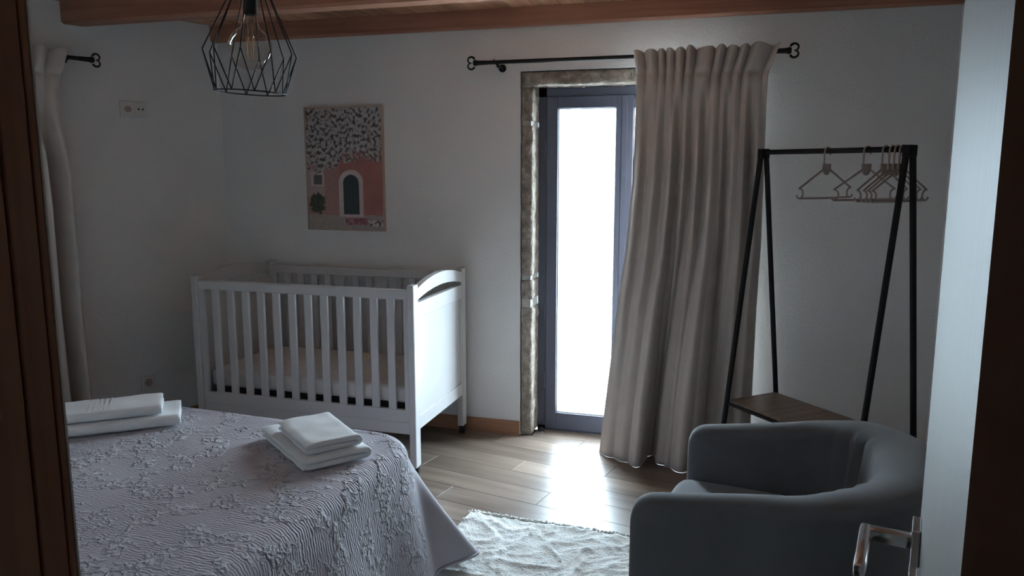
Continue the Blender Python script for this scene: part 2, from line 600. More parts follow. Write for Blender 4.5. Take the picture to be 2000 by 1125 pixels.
# ------------------------------------------------------------------ glazed double door
FY0, FY1 = 4.28, 4.345
door = bpy.data.objects.new('door_1', None); COL.objects.link(door)
door.location = (-0.64, FY0, 0)
struct(door, 'dark anthracite glazed double door letting in white daylight')
DX = lambda x_: x_ + 0.64
fr = MB()
fr.box(DX(OX0), DX(OX0) + 0.048, 0, 0.065, 0.0, OZ, 0.003)
fr.box(DX(OX1) - 0.048, DX(OX1), 0, 0.065, 0.0, OZ, 0.003)
fr.box(DX(OX0), DX(OX1), 0, 0.065, OZ - 0.052, OZ, 0.003)
fr.box(DX(OX0), DX(OX1), 0, 0.065, -0.02, 0.028, 0.003)
fr.build('door_frame', M['anthracite'], door)
for s in (-1, 1):
    xo, xi = s * 0.43, s * 0.004         # outer and meeting edge of the leaf
    go, gi = s * 0.368, s * 0.047
    lf = MB()
    zt, zb, gt, gb = OZ - 0.048, 0.012, 1.846, 0.112
    a, b_ = sorted((xo, go)); lf.box(a, b_, -0.012, 0.05, zb, zt, 0.003)
    a, b_ = sorted((gi, xi)); lf.box(a, b_, -0.012, 0.05, zb, zt, 0.003)
    a, b_ = sorted((go, gi))
    lf.box(a, b_, -0.012, 0.05, gt, zt, 0.003); lf.box(a, b_, -0.012, 0.05, zb, gb, 0.003)
    leaf = lf.build('door_leaf', M['anthracite'], door)
    pn = MB().box(a - 0.004, b_ + 0.004, 0.014, 0.018, gb - 0.004, gt + 0.004).build('pane', M['pane'], leaf)
    g = MB()
    g.box(a, a + 0.004, 0.0, 0.014, gb, gt); g.box(b_ - 0.004, b_, 0.0, 0.014, gb, gt)
    g.box(a, b_, 0.0, 0.014, gt - 0.004, gt); g.box(a, b_, 0.0, 0.014, gb, gb + 0.004)
    g.build('gasket', M['gasket'], leaf)
MB().box(-0.016, 0.016, -0.018, -0.010, 0.014, OZ - 0.05, 0.002).build('meeting_stile', M['anthracite'], door)
hg = MB()
for z in (0.30, 0.70, 1.62):
    hg.tube([(-0.436, -0.012, z - 0.045), (-0.436, -0.012, z + 0.045)], 0.006, 8)
hg.build('hinge', M['anthracite'], door)
ds = thing('door_stop', 'small black door stop at the foot of the stone jamb', 'door stop', (-1.085, 4.235, 0))
MB().lathe([(0, 0.0), (0.014, 0.0), (0.014, 0.02), (0.011, 0.026), (0, 0.026)], 16).build('stop_body', M['gasket'], ds, True, 40)
MB().lathe([(0, 0.0), (0.019, 0.0), (0.019, 0.006), (0.0142, 0.007)], 16).build('stop_base', M['chrome'], ds, True, 40)
ter = MB().box(-14, 12, YB + 0.14, 26, -0.16, -0.03).build('ground', M['terrace'])
struct(ter, 'pale terrace outside the glazed door')

# ------------------------------------------------------------------ entry door and frame
jm = bpy.data.objects.new('trim_2', None); COL.objects.link(jm)
jm.rotation_euler = (0, 0, -B)
struct(jm, 'dark brown wooden frame of the doorway in the foreground')
# local x = along ET, local y = along EN
j = MB(); j.box(-0.78, -0.7115, 0.26, 0.400, 0, 2.12, 0.002); j.box(-0.78, -0.7100, 0.4015, 0.4255, 0, 2.12, 0.0015); j.box(-0.78, -0.7086, 0.4262, 0.4325, 0, 2.12, 0.0012)
j.build('jamb', M['jamb'], jm)
MB().box(-0.78, -0.7078, 0.4328, 0.4346, 0, 2.10).build('seal_strip', M['seal'], jm)
j = MB(); j.box(0.042, 0.11, 0.28, 0.395, 0, 2.12, 0.002); j.box(0.078, 0.11, 0.395, 0.434, 0, 2.12, 0.002)
j.build('jamb', M['jamb'], jm)
j = MB(); j.box(-0.7115, 0.042, 0.26, 0.434, 2.06, 2.12, 0.002)
j.build('head_jamb', M['jamb'], jm)
c = MB(); c.box(-0.86, -0.72, 0.245, 0.275, 0, 2.2, 0.004); c.prism([(0.0186, 0.262), (0.17, 0.262), (0.17, 0.280), (0.0220, 0.280)], 0, 2.2); c.box(-0.72, 0.0205, 0.245, 0.275, 2.07, 2.2, 0.004)
c.build('casing', M['jamb'], jm)

dl = bpy.data.objects.new('door_2', None); COL.objects.link(dl)
dl.rotation_euler = (0, 0, -B)
struct(dl, 'open room door seen almost edge-on with a chrome lever')
MB().box(0.030, 0.070, 0.399, 1.215, 0.008, 2.05, 0.002).build('door_leaf', M['leaf'], dl)
h = bpy.data.objects.new('lever_handle', None); COL.objects.link(h); h.parent = dl
hz, hs = 1.030, 1.125
r1 = MB().box(0.019, 0.0300, hs - 0.026, hs + 0.026, hz - 0.026, hz + 0.026, 0.002).build('rosette', M['chrome'], h)
r2 = MB().box(0.019, 0.0300, hs - 0.026, hs + 0.026, hz - 0.096, hz - 0.046, 0.002).build('key_rosette', M['chrome'], h)
MB().box(0.0185, 0.0192, hs - 0.003, hs + 0.003, hz - 0.082, hz - 0.060).build('keyhole', M['dark_plastic'], h)
lv = MB()
lv.box(-0.040, 0.020, hs - 0.010, hs + 0.010, hz - 0.009, hz + 0.009, 0.003)
lv.box(-0.045, -0.030, hs - 0.125, hs + 0.011, hz - 0.010, hz + 0.010, 0.005)
lv.build('lever', M['chrome'], h, True, 35)


# ------------------------------------------------------------------ crib
cr = thing('crib', 'white slatted wooden baby crib against the back wall', 'crib', (-2.13, 3.74, 0))
CLN, CDP = 0.632, 0.365         # half length, half depth
PH = 0.968
for sx in (-1, 1):
    for sy in (-1, 1):
        x0 = sx * CLN; y0 = sy * CDP
        xa, xb = sorted((x0, x0 - sx * 0.036)); ya, yb = sorted((y0, y0 - sy * 0.062))
        z0 = 0.0 if sy < 0 else 0.052
        MB().box(xa, xb, ya, yb, 0.052, PH, 0.006).build('leg', M['crib'], cr)
        cs = MB()
        cx_, cy_ = (xa + xb) / 2, (ya + yb) / 2
        cs.tube([(cx_ - 0.012, cy_, 0.021), (cx_ + 0.012, cy_, 0.021)], 0.021, 18)
        cs.box(cx_ - 0.017, cx_ + 0.017, cy_ - 0.010, cy_ + 0.014, 0.026, 0.053, 0.003)
        cs.build('caster', M['iron'], cr)
        MB().lathe([(0, 0), (0.005, 0), (0.005, 0.002), (0, 0.002)], 10, (0, 0, 0)).build('bolt', M['chrome'], cr).location = (cx_, ya - 0.002 if sy < 0 else yb, 0.86)
for sx in (-1, 1):
    xa, xb = sorted((sx * (CLN - 0.006), sx * (CLN - 0.028)))
    ys, ye = -CDP + 0.06, CDP - 0.06
    n = 24
    # arched top rail with the slot below it
    v, f = [], []
    def top_z(t): return 0.948 + 0.042 * (1 - (2 * t - 1) ** 2)
    def slot_z(t): return 0.893 + 0.032 * (1 - (2 * t - 1) ** 2)
    for i in range(n + 1):
        t = i / n; y = ys + (ye - ys) * t
        for xx in (xa - 0.004, xb + 0.004):
            v += [(xx, y, slot_z(t)), (xx, y, top_z(t))]
    for i in range(n):
        o = i * 4; p = o + 4
        f += [(o, p, p + 1, o + 1), (o + 2, o + 3, p + 3, p + 2), (o + 1, p + 1, p + 3, o + 3), (o, o + 2, p + 2, p)]
    f += [(0, 1, 3, 2), (n * 4, n * 4 + 2, n * 4 + 3, n * 4 + 1)]
    MB().add(v, f).build('arched_rail', M['crib'], cr)
    MB().box(xa - 0.004, xb + 0.004, ys, ye, 0.800, 0.878, 0.003).build('end_rail', M['crib'], cr)
    MB().box(xa + 0.003, xb - 0.003, ys, ye, 0.30, 0.802).build('end_panel', M['crib'], cr)
    MB().box(xa - 0.004, xb + 0.004, ys, ye, 0.240, 0.312, 0.003).build('end_rail', M['crib'], cr)
    for yy in (ys, ye - 0.02):
        MB().box(xa - 0.002, xb + 0.002, yy, yy + 0.02, 0.31, 0.80, 0.002).build('end_stile', M['crib'], cr)
slat_me = None
LI = CLN - 0.036
for sy in (-1, 1):
    y0 = sy * (CDP - 0.026)
    ya, yb = y0 - 0.012, y0 + 0.012
    MB().box(-LI, LI, ya - 0.004, yb + 0.004, 0.896, 0.944, 0.006).build('top_rail', M['crib'], cr)
    MB().box(-LI, LI, ya, yb, 0.222, 0.345, 0.004).build('bottom_rail', M['crib'], cr)
    MB().box(-LI, LI, ya - 0.003, yb + 0.003, 0.222, 0.282, 0.003).build('bottom_moulding', M['crib'], cr)
    for sx in (-1, 1):
        a, b_ = sorted((sx * LI, sx * (LI - 0.026)))
        MB().box(a, b_, ya, yb, 0.34, 0.90, 0.003).build('side_stile', M['crib'], cr)
    i0, i1 = -LI + 0.026, LI - 0.026
    pitch = (i1 - i0 + 0.042) / 13
    for k in range(1, 13):
        xc = i0 + k * pitch - 0.021
        if slat_me is None:
            s_ = MB().box(-0.021, 0.021, -0.0085, 0.0085, 0.340, 0.902, 0.005).build('slat', M['crib'], cr)
            slat_me = s_.data
        else:
            s_ = bpy.data.objects.new('slat', slat_me); COL.objects.link(s_); s_.parent = cr
        s_.location = (xc, y0, 0)
MB().box(-LI, LI, -CDP + 0.045, CDP - 0.045, 0.300, 0.318).build('bed_board', M['gasket'], cr)
cm = thing('crib_mattress', 'pale thin mattress lying inside the crib', 'mattress', (-2.13, 3.74, 0.318))
MB().box(-LI + 0.012, LI - 0.012, -CDP + 0.06, CDP - 0.06, 0.045, 0.135, 0.02).build('mattress_core', M['mattress'], cm, True, 60)
MB().box(-LI + 0.03, LI - 0.03, -CDP + 0.09, CDP - 0.09, 0.0, 0.05, 0.004).build('mattress_gap_shade', M['gasket'], cm)  # black block paints the shade in the gap below the mattress

# ------------------------------------------------------------------ picture
pc = thing('picture', 'framed print of a pink house with arched door above the crib', 'picture', (-2.254, YB, 1.157))
PWD, PHT, PD = 0.503, 0.716, 0.022
NX, NZ = 168, 240


def fbm(x_, y_, o=4):
    return sum(noise.noise(Vector((x_ * 2 ** k, y_ * 2 ** k, 3.7 * k))) / 2 ** k for k in range(o))


def print_col(u, v):
    X, Y = 140 + u * 585, 115 + (1 - v) * 905      # layout of the print
    nz = fbm(u * 26, v * 36, 3)
    lo = fbm(u * 5 + 9, v * 7, 3)
    edge = 505 + 60 * lo + (75 if X < 400 else 0) * min(1, max(0, (420 - X) / 80)) - (15 if X > 560 else 0)
    pink = (0.42 + 0.05 * lo, 0.185 + 0.03 * lo, 0.155 + 0.02 * lo)
    if X < 395: pink = (0.42, 0.25 + 0.03 * nz, 0.225)
    c = pink
    if X < 275 and Y > 560 and Y < 780: c = (0.44, 0.36, 0.33)
    if 165 < X < 272 and 590 < Y < 692: c = (0.56, 0.50, 0.47)
    if 190 < X < 256 and 610 < Y < 682: c = (0.13, 0.13, 0.13)
    ycx, ytop = 481, 665
    def arch(half, top, bot):
        if Y > bot: return False
        if Y > top + half: return abs(X - ycx) < half
        return (X - ycx) ** 2 + (Y - (top + half)) ** 2 < half * half
    if arch(94, 572, 925): c = (0.60 + 0.05 * nz, 0.52 + 0.05 * nz, 0.50)
    if arch(60, 608, 905): c = (0.055, 0.075, 0.085) if abs((X - ycx) % 30 - 15) > 2 else (0.035, 0.045, 0.05)
    if Y > 910 + 8 * lo and not arch(94, 572, 925): c = (0.40 + 0.06 * nz, 0.35 + 0.05 * nz, 0.31)
    if (X - 215) ** 2 / 62 ** 2 + (Y - 825) ** 2 / 78 ** 2 < 1 + 0.7 * nz: c = (0.07 + 0.03 * nz, 0.085 + 0.03 * nz, 0.06)
    if 430 < X < 610 and 930 < Y < 985 and nz > -0.25: c = (0.30, 0.09, 0.13) if nz < 0.2 else (0.45, 0.22, 0.26)
    if X > 605 and 945 < Y < 992: c = (0.62, 0.57, 0.55) if nz > -0.05 else (0.2, 0.12, 0.11)
    if Y < edge and (Y < edge - 40 or nz > -0.12):
        d = fbm(u * 27 + 4, v * 37, 4)
        if d > -0.10: k = 0.44 + 0.14 * d; c = (k, k * 0.95, k * 0.93)
        elif d > -0.30: c = (0.21, 0.185, 0.175)
        else: c = (0.09, 0.08, 0.075)
    return c


v, f, cols = [], [], []
for k in range(NZ + 1):
    for i in range(NX + 1):
        v.append((-PWD / 2 + 0.006 + (PWD - 0.012) * i / NX, -PD + 0.0005, 0.006 + (PHT - 0.012) * k / NZ))
for k in range(NZ):
    for i in range(NX):
        a = k * (NX + 1) + i
        f.append((a, a + 1, a + NX + 2, a + NX + 1))
me = bpy.data.meshes.new('print')
me.from_pydata(v, [], f)
att = me.color_attributes.new('ink', 'FLOAT_COLOR', 'POINT')
for k in range(NZ + 1):
    for i in range(NX + 1):
        att.data[k * (NX + 1) + i].color = (*print_col(i / NX, k / NZ), 1)
m, nt, b = new_mat('printed_canvas')
va = nt.nodes.new('ShaderNodeVertexColor'); va.layer_name = 'ink'
nt.links.new(va.outputs[0], b.inputs['Base Color']); b.inputs['Roughness'].default_value = 0.6
me.materials.append(m)
o = bpy.data.objects.new('print', me); COL.objects.link(o); o.parent = pc
fm = MB()
e = 0.007
fm.box(-PWD / 2, -PWD / 2 + e, -PD - 0.004, -0.001, 0, PHT, 0.001); fm.box(PWD / 2 - e, PWD / 2, -PD - 0.004, -0.001, 0, PHT, 0.001)
fm.box(-PWD / 2 + e, PWD / 2 - e, -PD - 0.004, -0.001, 0, e, 0.001); fm.box(-PWD / 2 + e, PWD / 2 - e, -PD - 0.004, -0.001, PHT - e, PHT, 0.001)
fm.build('picture_frame', M['frame_wood'], pc)
MB().box(-PWD / 2 + e, PWD / 2 - e, -PD + 0.003, -0.001, e, PHT - e).build('backing', M['frame_wood'], pc)


# ------------------------------------------------------------------ curtain rods and curtains
def make_rod(name, label, L, left_fin=True, right_fin=True, brackets=(), wall=0.09):
    """local x along the wall, local -y into the room, z = rod height (origin at the wall)."""
    t = thing(name, label, 'curtain rod')
    MB().tube([(0, -wall, 0), (L, -wall, 0)], 0.0105, 14).build('pole', M['iron'], t, True, 40)
    for s, x_, on in ((-1, 0, left_fin), (1, L, right_fin)):
        if not on: continue
        fn = MB()
        fn.tube([(x_ - s * 0.045, -wall, 0), (x_ + s * 0.004, -wall, 0), (x_ + s * 0.022, -wall, 0), (x_ + s * 0.03, -wall, 0)], [0.0115, 0.0125, 0.017, 0.012], 14)
        for q in (-1, 1):
            pts, rad = [], []
            for i in range(17):
                a = math.radians(165 - 255 * i / 16)
                cx_, cz_ = x_ + s * 0.043, q * 0.0155
                pts.append((cx_ + s * 0.0185 * math.cos(a), -wall, cz_ + q * 0.0165 * math.sin(a) * 1.0))
                rad.append(0.0062 * (1 - 0.45 * i / 16))
            pts = [(p_[0], p_[1], p_[2]) for p_ in pts]
            fn.tube(pts, rad, 8)
        fn.build('finial', M['iron'], t, True, 50)
    for x_ in brackets:
        bk = MB()
        bk.tube([(x_, 0, -0.022), (x_, -0.006, -0.022)], 0.021, 20)
        bk.tube([(x_, -0.006, -0.022), (x_, -wall, -0.022), (x_, -wall, -0.012)], 0.0065, 10)
        bk.box(x_ - 0.007, x_ + 0.007, -wall - 0.013, -wall + 0.013, -0.016, -0.009, 0.001)
        bk.tube([(x_ - 0.02, -wall, 0.009), (x_ - 0.02, -wall, 0.018)], 0.003, 6)
        bk.build('bracket', M['iron'], t, True, 40)
    return t


rod = make_rod('curtain_rod', 'long black iron curtain rod over the glazed door', 1.545, brackets=(0.105, 1.46))
rod.location = (-1.395, YB - 0.0005, 2.077)
rodl = make_rod('curtain_rod', 'black iron curtain rod on the left wall with one finial showing', 1.15, brackets=(0.12, 1.04))
sr = -0.825
pr = CL + DL * (sr - 1.15)
rodl.location = (pr.x + NL.x * 0.0005, pr.y + NL.y * 0.0005, 2.075)
rodl.rotation_euler = (0, 0, math.atan2(DL.y, DL.x))


def interp(tab, z):
    tab = sorted(tab)
    if z <= tab[0][0]: return tab[0][1]
    for (a, va_), (b_, vb_) in zip(tab, tab[1:]):
        if z <= b_:
            t = (z - a) / (b_ - a)
            return va_ + (vb_ - va_) * t
    return tab[-1][1]


def sst(a, b_, x_):
    t = min(1, max(0, (x_ - a) / (b_ - a)))
    return t * t * (3 - 2 * t)


def spline(tab, x_):
    n = len(tab)
    if x_ <= tab[0][0]: return tab[0][1]
    if x_ >= tab[-1][0]: return tab[-1][1]
    for k in range(n - 1):
        if x_ <= tab[k + 1][0]:
            t = (x_ - tab[k][0]) / (tab[k + 1][0] - tab[k][0])
            t = t * t * (3 - 2 * t)
            return tab[k][1] + (tab[k + 1][1] - tab[k][1]) * t
    return 0


def make_curtain(label, left, right, low, mid, pleats, yc, seed, zt=2.1, tape=1.985, nu=320, nv=100):
    """local x along wall, local y depth (negative into the room); low / mid are fold depths across the width."""
    t = thing('curtain', label, 'curtain')
    v, f = [], []
    rnd = random.Random(seed)
    ph = [rnd.uniform(0, 6.28) for _ in range(8)]
    for j in range(nv + 1):
        q = (j / nv) ** 1.4
        for i in range(nu + 1):
            u = i / nu
            P = 2 * PI * (pleats * 1.18 * u - pleats * 0.22 * u * u) + 1.5 * math.sin(2 * PI * 2.3 * u + ph[2]) + 0.5 * math.sin(2 * PI * 5.1 * u)
            pa = 0.60 + 0.9 * noise.noise(Vector((u * 9, seed, 2.0)))
            hem = 0.0012 + 0.0004 * noise.noise(Vector((u * 6, seed, 0)))
            top = zt - 0.004 + 0.014 * abs(math.sin(P / 2)) ** 0.7 * (0.45 + pa) + 0.009 * u
            z = top + (hem - top) * q
            xl, xr = interp(left, z), interp(right, z)
            wl = sst(0, 1, (1.45 - z) / 1.15)
            wm = sst(0, 1, (tape - 0.02 - z) / 0.45) * (1 - 0.75 * wl)
            wp = 1 - sst(0, 1, (tape - 0.03 - z) / 0.55) * 0.92
            head = sst(0, 1, (z - tape) / 0.05)
            pinch = math.exp(-((z - tape) / 0.016) ** 2)
            sh = math.sin(P)
            prof = abs(math.sin(P / 2)) ** 0.8 * 2 - 1.2
            fine = prof * 0.015 * (0.25 + pa) * (1 - 0.3 * pinch) * (0.35 + 0.65 * sst(0, 1, (z - tape + 0.12) / 0.12)) + prof * 0.016 * head
            uu = min(1, max(0, u + 0.012 * math.sin(2.1 * z + ph[0]) * math.sin(PI * u)))
            dl_ = 1.55 * spline(low, uu); dm = 1.45 * spline(mid, uu)
            nip = math.exp(-((z - tape) / 0.012) ** 2) * 0.010 - math.exp(-((z - tape + 0.045) / 0.03) ** 2) * 0.008 * abs(math.sin(P / 2))
            d = dl_ * wl + dm * wm + fine * wp - nip
            x_ = xl + (xr - xl) * u
            e_ = 0.004
            slope = (spline(low, min(1, uu + e_)) - spline(low, max(0, uu - e_))) / (2 * e_)
            x_ += -0.02 * wl * max(-1.0, min(1.0, slope * 0.5)) * math.sin(PI * u)
            d += noise.noise(Vector((u * 6 + seed, z * 1.8, 1.0))) * 0.009 * wl
            d += noise.noise(Vector((u * 22 + seed, z * 3.0, 5.0))) * 0.003 * (1 - head)
            v.append((x_, yc(z) - d, z))
    for j in range(nv):
        for i in range(nu):
            a = j * (nu + 1) + i
            f.append((a, a + 1, a + nu + 2, a + nu + 1))
    o = MB().add(v, f).build('drape', M['curtain'], t, True)
    md = o.modifiers.new('thickness', 'SOLIDIFY'); md.thickness = 0.0025; md.offset = 0
    return t


lt = [(0.0, -0.697), (0.371, -0.660), (0.794, -0.619), (1.122, -0.580), (1.45, -0.556), (1.6, -0.552), (1.96, -0.546), (1.99, -0.548), (2.11, -0.566)]
rt = [(0.0, 0.075), (0.45, 0.077), (0.84, 0.078), (1.15, 0.084), (1.6, 0.079), (1.96, 0.077), (1.985, 0.083), (2.11, 0.128)]
LOW = [(0, -0.01), (0.10, 0.02), (0.22, 0.045), (0.285, 0.075), (0.33, -0.02), (0.375, -0.065), (0.41, -0.04), (0.445, 0.035), (0.475, 0.03), (0.487, -0.02), (0.505, 0.05), (0.57, 0.085), (0.64, 0.06), (0.70, -0.025), (0.77, -0.03), (0.84, 0.015), (0.92, 0.0), (1, -0.04)]
MID = [(0, -0.015), (0.05, 0.01), (0.10, -0.015), (0.17, 0.025), (0.23, -0.01), (0.29, 0.03), (0.335, -0.03), (0.39, 0.02), (0.43, -0.02), (0.49, 0.03), (0.535, -0.02), (0.60, 0.035), (0.67, 0.01), (0.705, -0.03), (0.76, 0.03), (0.84, 0.02), (0.885, -0.04), (0.94, 0.01), (1, -0.02)]
make_curtain('taupe curtain gathered over the right half of the glazed door', lt, rt, LOW, MID, 12, lambda z: 4.006 - 0.040 * sst(0, 1, (1.95 - z) / 1.7), 3, zt=2.092)
LOW2 = [(0, 0.0), (0.12, 0.04), (0.25, -0.03), (0.38, 0.035), (0.50, -0.02), (0.62, 0.04), (0.72, -0.03), (0.82, 0.045), (0.895, -0.045), (0.95, 0.04), (1, 0.0)]
curl = make_curtain('taupe curtain hanging on the left wall beside the doorway frame', [(0, 0.0), (2.2, 0.0)],
                    [(0.3, 0.825), (0.8, 0.817), (1.34, 0.825), (1.6, 0.815), (1.77, 0.792), (1.95, 0.800), (2.1, 0.848)], LOW2, LOW2, 11,
                    lambda z: -0.142 - 0.004 * sst(0, 1, (1.95 - z) / 1.7), 8, zt=2.092, nu=220)
p0 = CL + DL * -1.80
curl.location = (p0.x, p0.y, 0)
curl.rotation_euler = (0, 0, math.atan2(DL.y, DL.x))


# ------------------------------------------------------------------ sockets on the left wall
def plate(name, label, cat, s, z, w_, h_):
    p = CL + DL * s + NL * 0.0005
    t = thing(name, label, cat, (p.x, p.y, z), math.atan2(DL.y, DL.x))
    MB().box(-w_ / 2, w_ / 2, -0.011, 0, -h_ / 2, h_ / 2, 0.003).build('cover_plate', M['plastic'], t)
    return t


def disc(r, x_, z, y0, y1, name, mat, par, seg=24):
    return MB().tube([(x_, y0, z), (x_, y1, z)], r, seg).build(name, mat, par, True, 40)


t = plate('wall_socket', 'white double plate with dial and two-hole socket high on left wall', 'socket', -0.555, 1.843, 0.152, 0.084)
disc(0.016, -0.036, 0, -0.021, -0.010, 'dial', M['hanger'], t)
MB().box(0.004, 0.072, -0.0125, -0.010, -0.034, 0.034, 0.001).build('socket_insert', M['plastic'], t)
for dx in (0.026, 0.050): disc(0.0055, dx, 0.002, -0.0135, -0.0100, 'hole', M['dark_plastic'], t, 12)
t = plate('wall_socket', 'single round power socket low on the left wall beside the crib', 'socket', -0.585, 0.292, 0.084, 0.084)
pts = [(0.026 * math.cos(2 * PI * k / 28), -0.0115, 0.026 * math.sin(2 * PI * k / 28)) for k in range(28)]
MB().tube(pts, 0.0025, 6, closed=True).build('socket_ring', M['plastic'], t, True)
disc(0.024, 0, 0, -0.0118, -0.010, 'socket_well', M['hanger'], t)
for dx in (-0.0095, 0.0095): disc(0.0028, dx, 0, -0.0124, -0.0100, 'hole', M['dark_plastic'], t, 10)

# ------------------------------------------------------------------ pendant lamp
pl = thing('pendant_lamp', 'black wire cage pendant lamp with a large clear globe bulb', 'lamp', (-1.421, 2.050, 1.747))
pl.rotation_euler = (math.radians(1.5), math.radians(2.6), math.radians(41.4))
NW = 10
RT, RW, RBt = 0.030, 0.132, 0.102
ZW, ZT = 0.113, 0.335
top = [Vector((RT * math.cos(2 * PI * k / NW), RT * math.sin(2 * PI * k / NW), ZT)) for k in range(NW)]
mid = [Vector((RW * math.cos(2 * PI * k / NW), RW * math.sin(2 * PI * k / NW), ZW)) for k in range(NW)]
bot = [Vector((RBt * math.cos(2 * PI * (k + 0.5) / NW), RBt * math.sin(2 * PI * (k + 0.5) / NW), 0)) for k in range(NW)]
wr = 0.0019
for k in range(NW):
    MB().tube([top[k], mid[k]], wr, 6).build('wire', M['iron'], pl, True, 60)
    MB().tube([mid[k], bot[k]], wr, 6).build('wire', M['iron'], pl, True, 60)
    MB().tube([mid[k], bot[k - 1]], wr, 6).build('wire', M['iron'], pl, True, 60)
MB().tube([(RBt * math.cos(2 * PI * k / 40), RBt * math.sin(2 * PI * k / 40), 0) for k in range(40)], wr, 6, closed=True).build('bottom_ring', M['iron'], pl, True)
MB().tube([(RT * math.cos(2 * PI * k / 24), RT * math.sin(2 * PI * k / 24), ZT) for k in range(24)], wr, 6, closed=True).build('top_ring', M['iron'], pl, True)
MB().lathe([(0, 0.360), (0.006, 0.360), (0.010, 0.350), (0.0205, 0.342), (0.0205, 0.222), (0.018, 0.220), (0, 0.220)], 28).build('lamp_socket', M['iron'], pl, True, 40)
MB().tube([(0, 0, 0.355), (-0.018, 0.01, 0.612)], 0.0035, 8).build('cord', M['iron'], pl, True, 60)
R0 = 0.0625; zc = 0.128
prof = [(0.0005, zc - R0)]
for i in range(1, 25):
    a = math.radians(-90 + 150 * i / 24)
    prof.append((R0 * math.cos(a), zc + R0 * math.sin(a)))
prof += [(0.026, zc + 0.062), (0.0215, zc + 0.072), (0.0185, zc + 0.085), (0.0165, zc + 0.094)]
bulb = MB().lathe(prof, 40).build('bulb', M['bulb'], pl, True)
fl = MB()
for k in range(6):
    a = 2 * PI * k / 6
    fl.tube([(0.012 * math.cos(a), 0.012 * math.sin(a), zc + 0.03), (0.009 * math.cos(a + 0.5), 0.009 * math.sin(a + 0.5), zc - 0.03)], 0.0011, 6)
fl.build('filament', M['filament'], bulb)
MB().tube([(0, 0, zc + 0.09), (0, 0, zc + 0.04), (0, 0, zc + 0.03)], [0.010, 0.006, 0.012], 12).build('glass_stem', M['bulb'], bulb, True)

# ------------------------------------------------------------------ clothes rack and hangers
PHI = 0.744
rk = thing('clothes_rack', 'black metal clothes rack with wooden shelf standing in the corner', 'rack', (0.074, 3.92, 0), PHI - PI / 2)
# local x along the bar (left to right), local y toward the corner
RL, RH, RS = 0.774, 1.597, 0.396
HS = 0.203
tr = 0.0125
for x_ in (0.0, RL):
    for sy in (-1, 1):
        xo = x_ + (0.004 if sy > 0 else -0.004)
        MB().tube([(xo, sy * HS, 0.0), (xo, sy * 0.010, RH + 0.012)], tr, 12).build('leg', M['iron'], rk, True, 40)
        MB().lathe([(0, 0), (0.016, 0), (0.016, 0.012), (0.0128, 0.016)], 14, (xo, sy * HS, 0)).build('foot_cap', M['gasket'], rk, True, 40)
    MB().box(x_ - 0.017, x_ + 0.017, -0.024, 0.024, RH - 0.030, RH + 0.016, 0.004).build('joint', M['iron'], rk)
MB().tube([(0, 0, RH), (RL, 0, RH)], 0.0115, 14).build('bar', M['iron'], rk, True, 40)
ws = HS * (RH - RS) / RH
MB().box(0.004, RL - 0.004, -ws + 0.004, ws - 0.004, RS - 0.002, RS + 0.012, 0.001).build('shelf', M['shelf'], rk)
sb = MB()
for sy in (-1, 1):
    sb.box(0, RL, sy * ws - 0.007, sy * ws + 0.007, RS - 0.014, RS - 0.001)
for x_ in (0.0, RL):
    sb.box(x_ - 0.007, x_ + 0.007, -ws, ws, RS - 0.014, RS - 0.001)
sb.build('shelf_frame', M['iron'], rk)


def make_hanger():
    t = thing('coat_hanger', '', 'hanger')
    # local y across, z down from the bar axis, x = along the bar
    hk = []
    R = 0.0195
    zc_ = 0.0115 + 0.0035 - R + 0.0
    for i in range(19):
        a = math.radians(-35 + (215) * i / 18)
        hk.append((0, R * math.cos(a), zc_ + R * math.sin(a)))
    hk += [(0, -R, zc_ - 0.02), (0, -R + 0.001, -0.062)]
    MB().tube(hk, 0.0036, 8).build('hook', M['hanger'], t, True, 60)
    v = []
    out = [(-0.026, -0.055), (0.024, -0.055), (0.022, -0.082), (0.012, -0.098), (0.0, -0.103), (-0.014, -0.098), (-0.024, -0.082)]
    v = [(-0.0035, y, z) for y, z in out] + [(0.0035, y, z) for y, z in out]
    n = len(out)
    f = [tuple(range(n)), tuple(range(2 * n - 1, n - 1, -1))] + [(i, (i + 1) % n, n + (i + 1) % n, n + i) for i in range(n)]
    MB().add(v, f).build('name_plate', M['hanger'], t)
    fr_ = MB()
    W = 0.178
    for s in (-1, 1):
        fr_.tube([(0, s * 0.018, -0.078), (0, s * 0.09, -0.117), (0, s * (W - 0.010), -0.159)], [0.0045, 0.004, 0.004], 8)
        ring = []
        for i in range(17):
            a = math.radians(100 + 240 * i / 16)
            ring.append((0, s * (W - 0.016 + 0.0195 * math.cos(a)), -0.1805 + 0.0205 * math.sin(a)))
        fr_.tube(ring[:], 0.0036, 8)
    fr_.tube([(0, -W + 0.012, -0.2005), (0, 0, -0.2015), (0, W - 0.012, -0.2005)], 0.0042, 8)
    fr_.build('shoulder_frame', M['hanger'], t, True, 60)
    return t


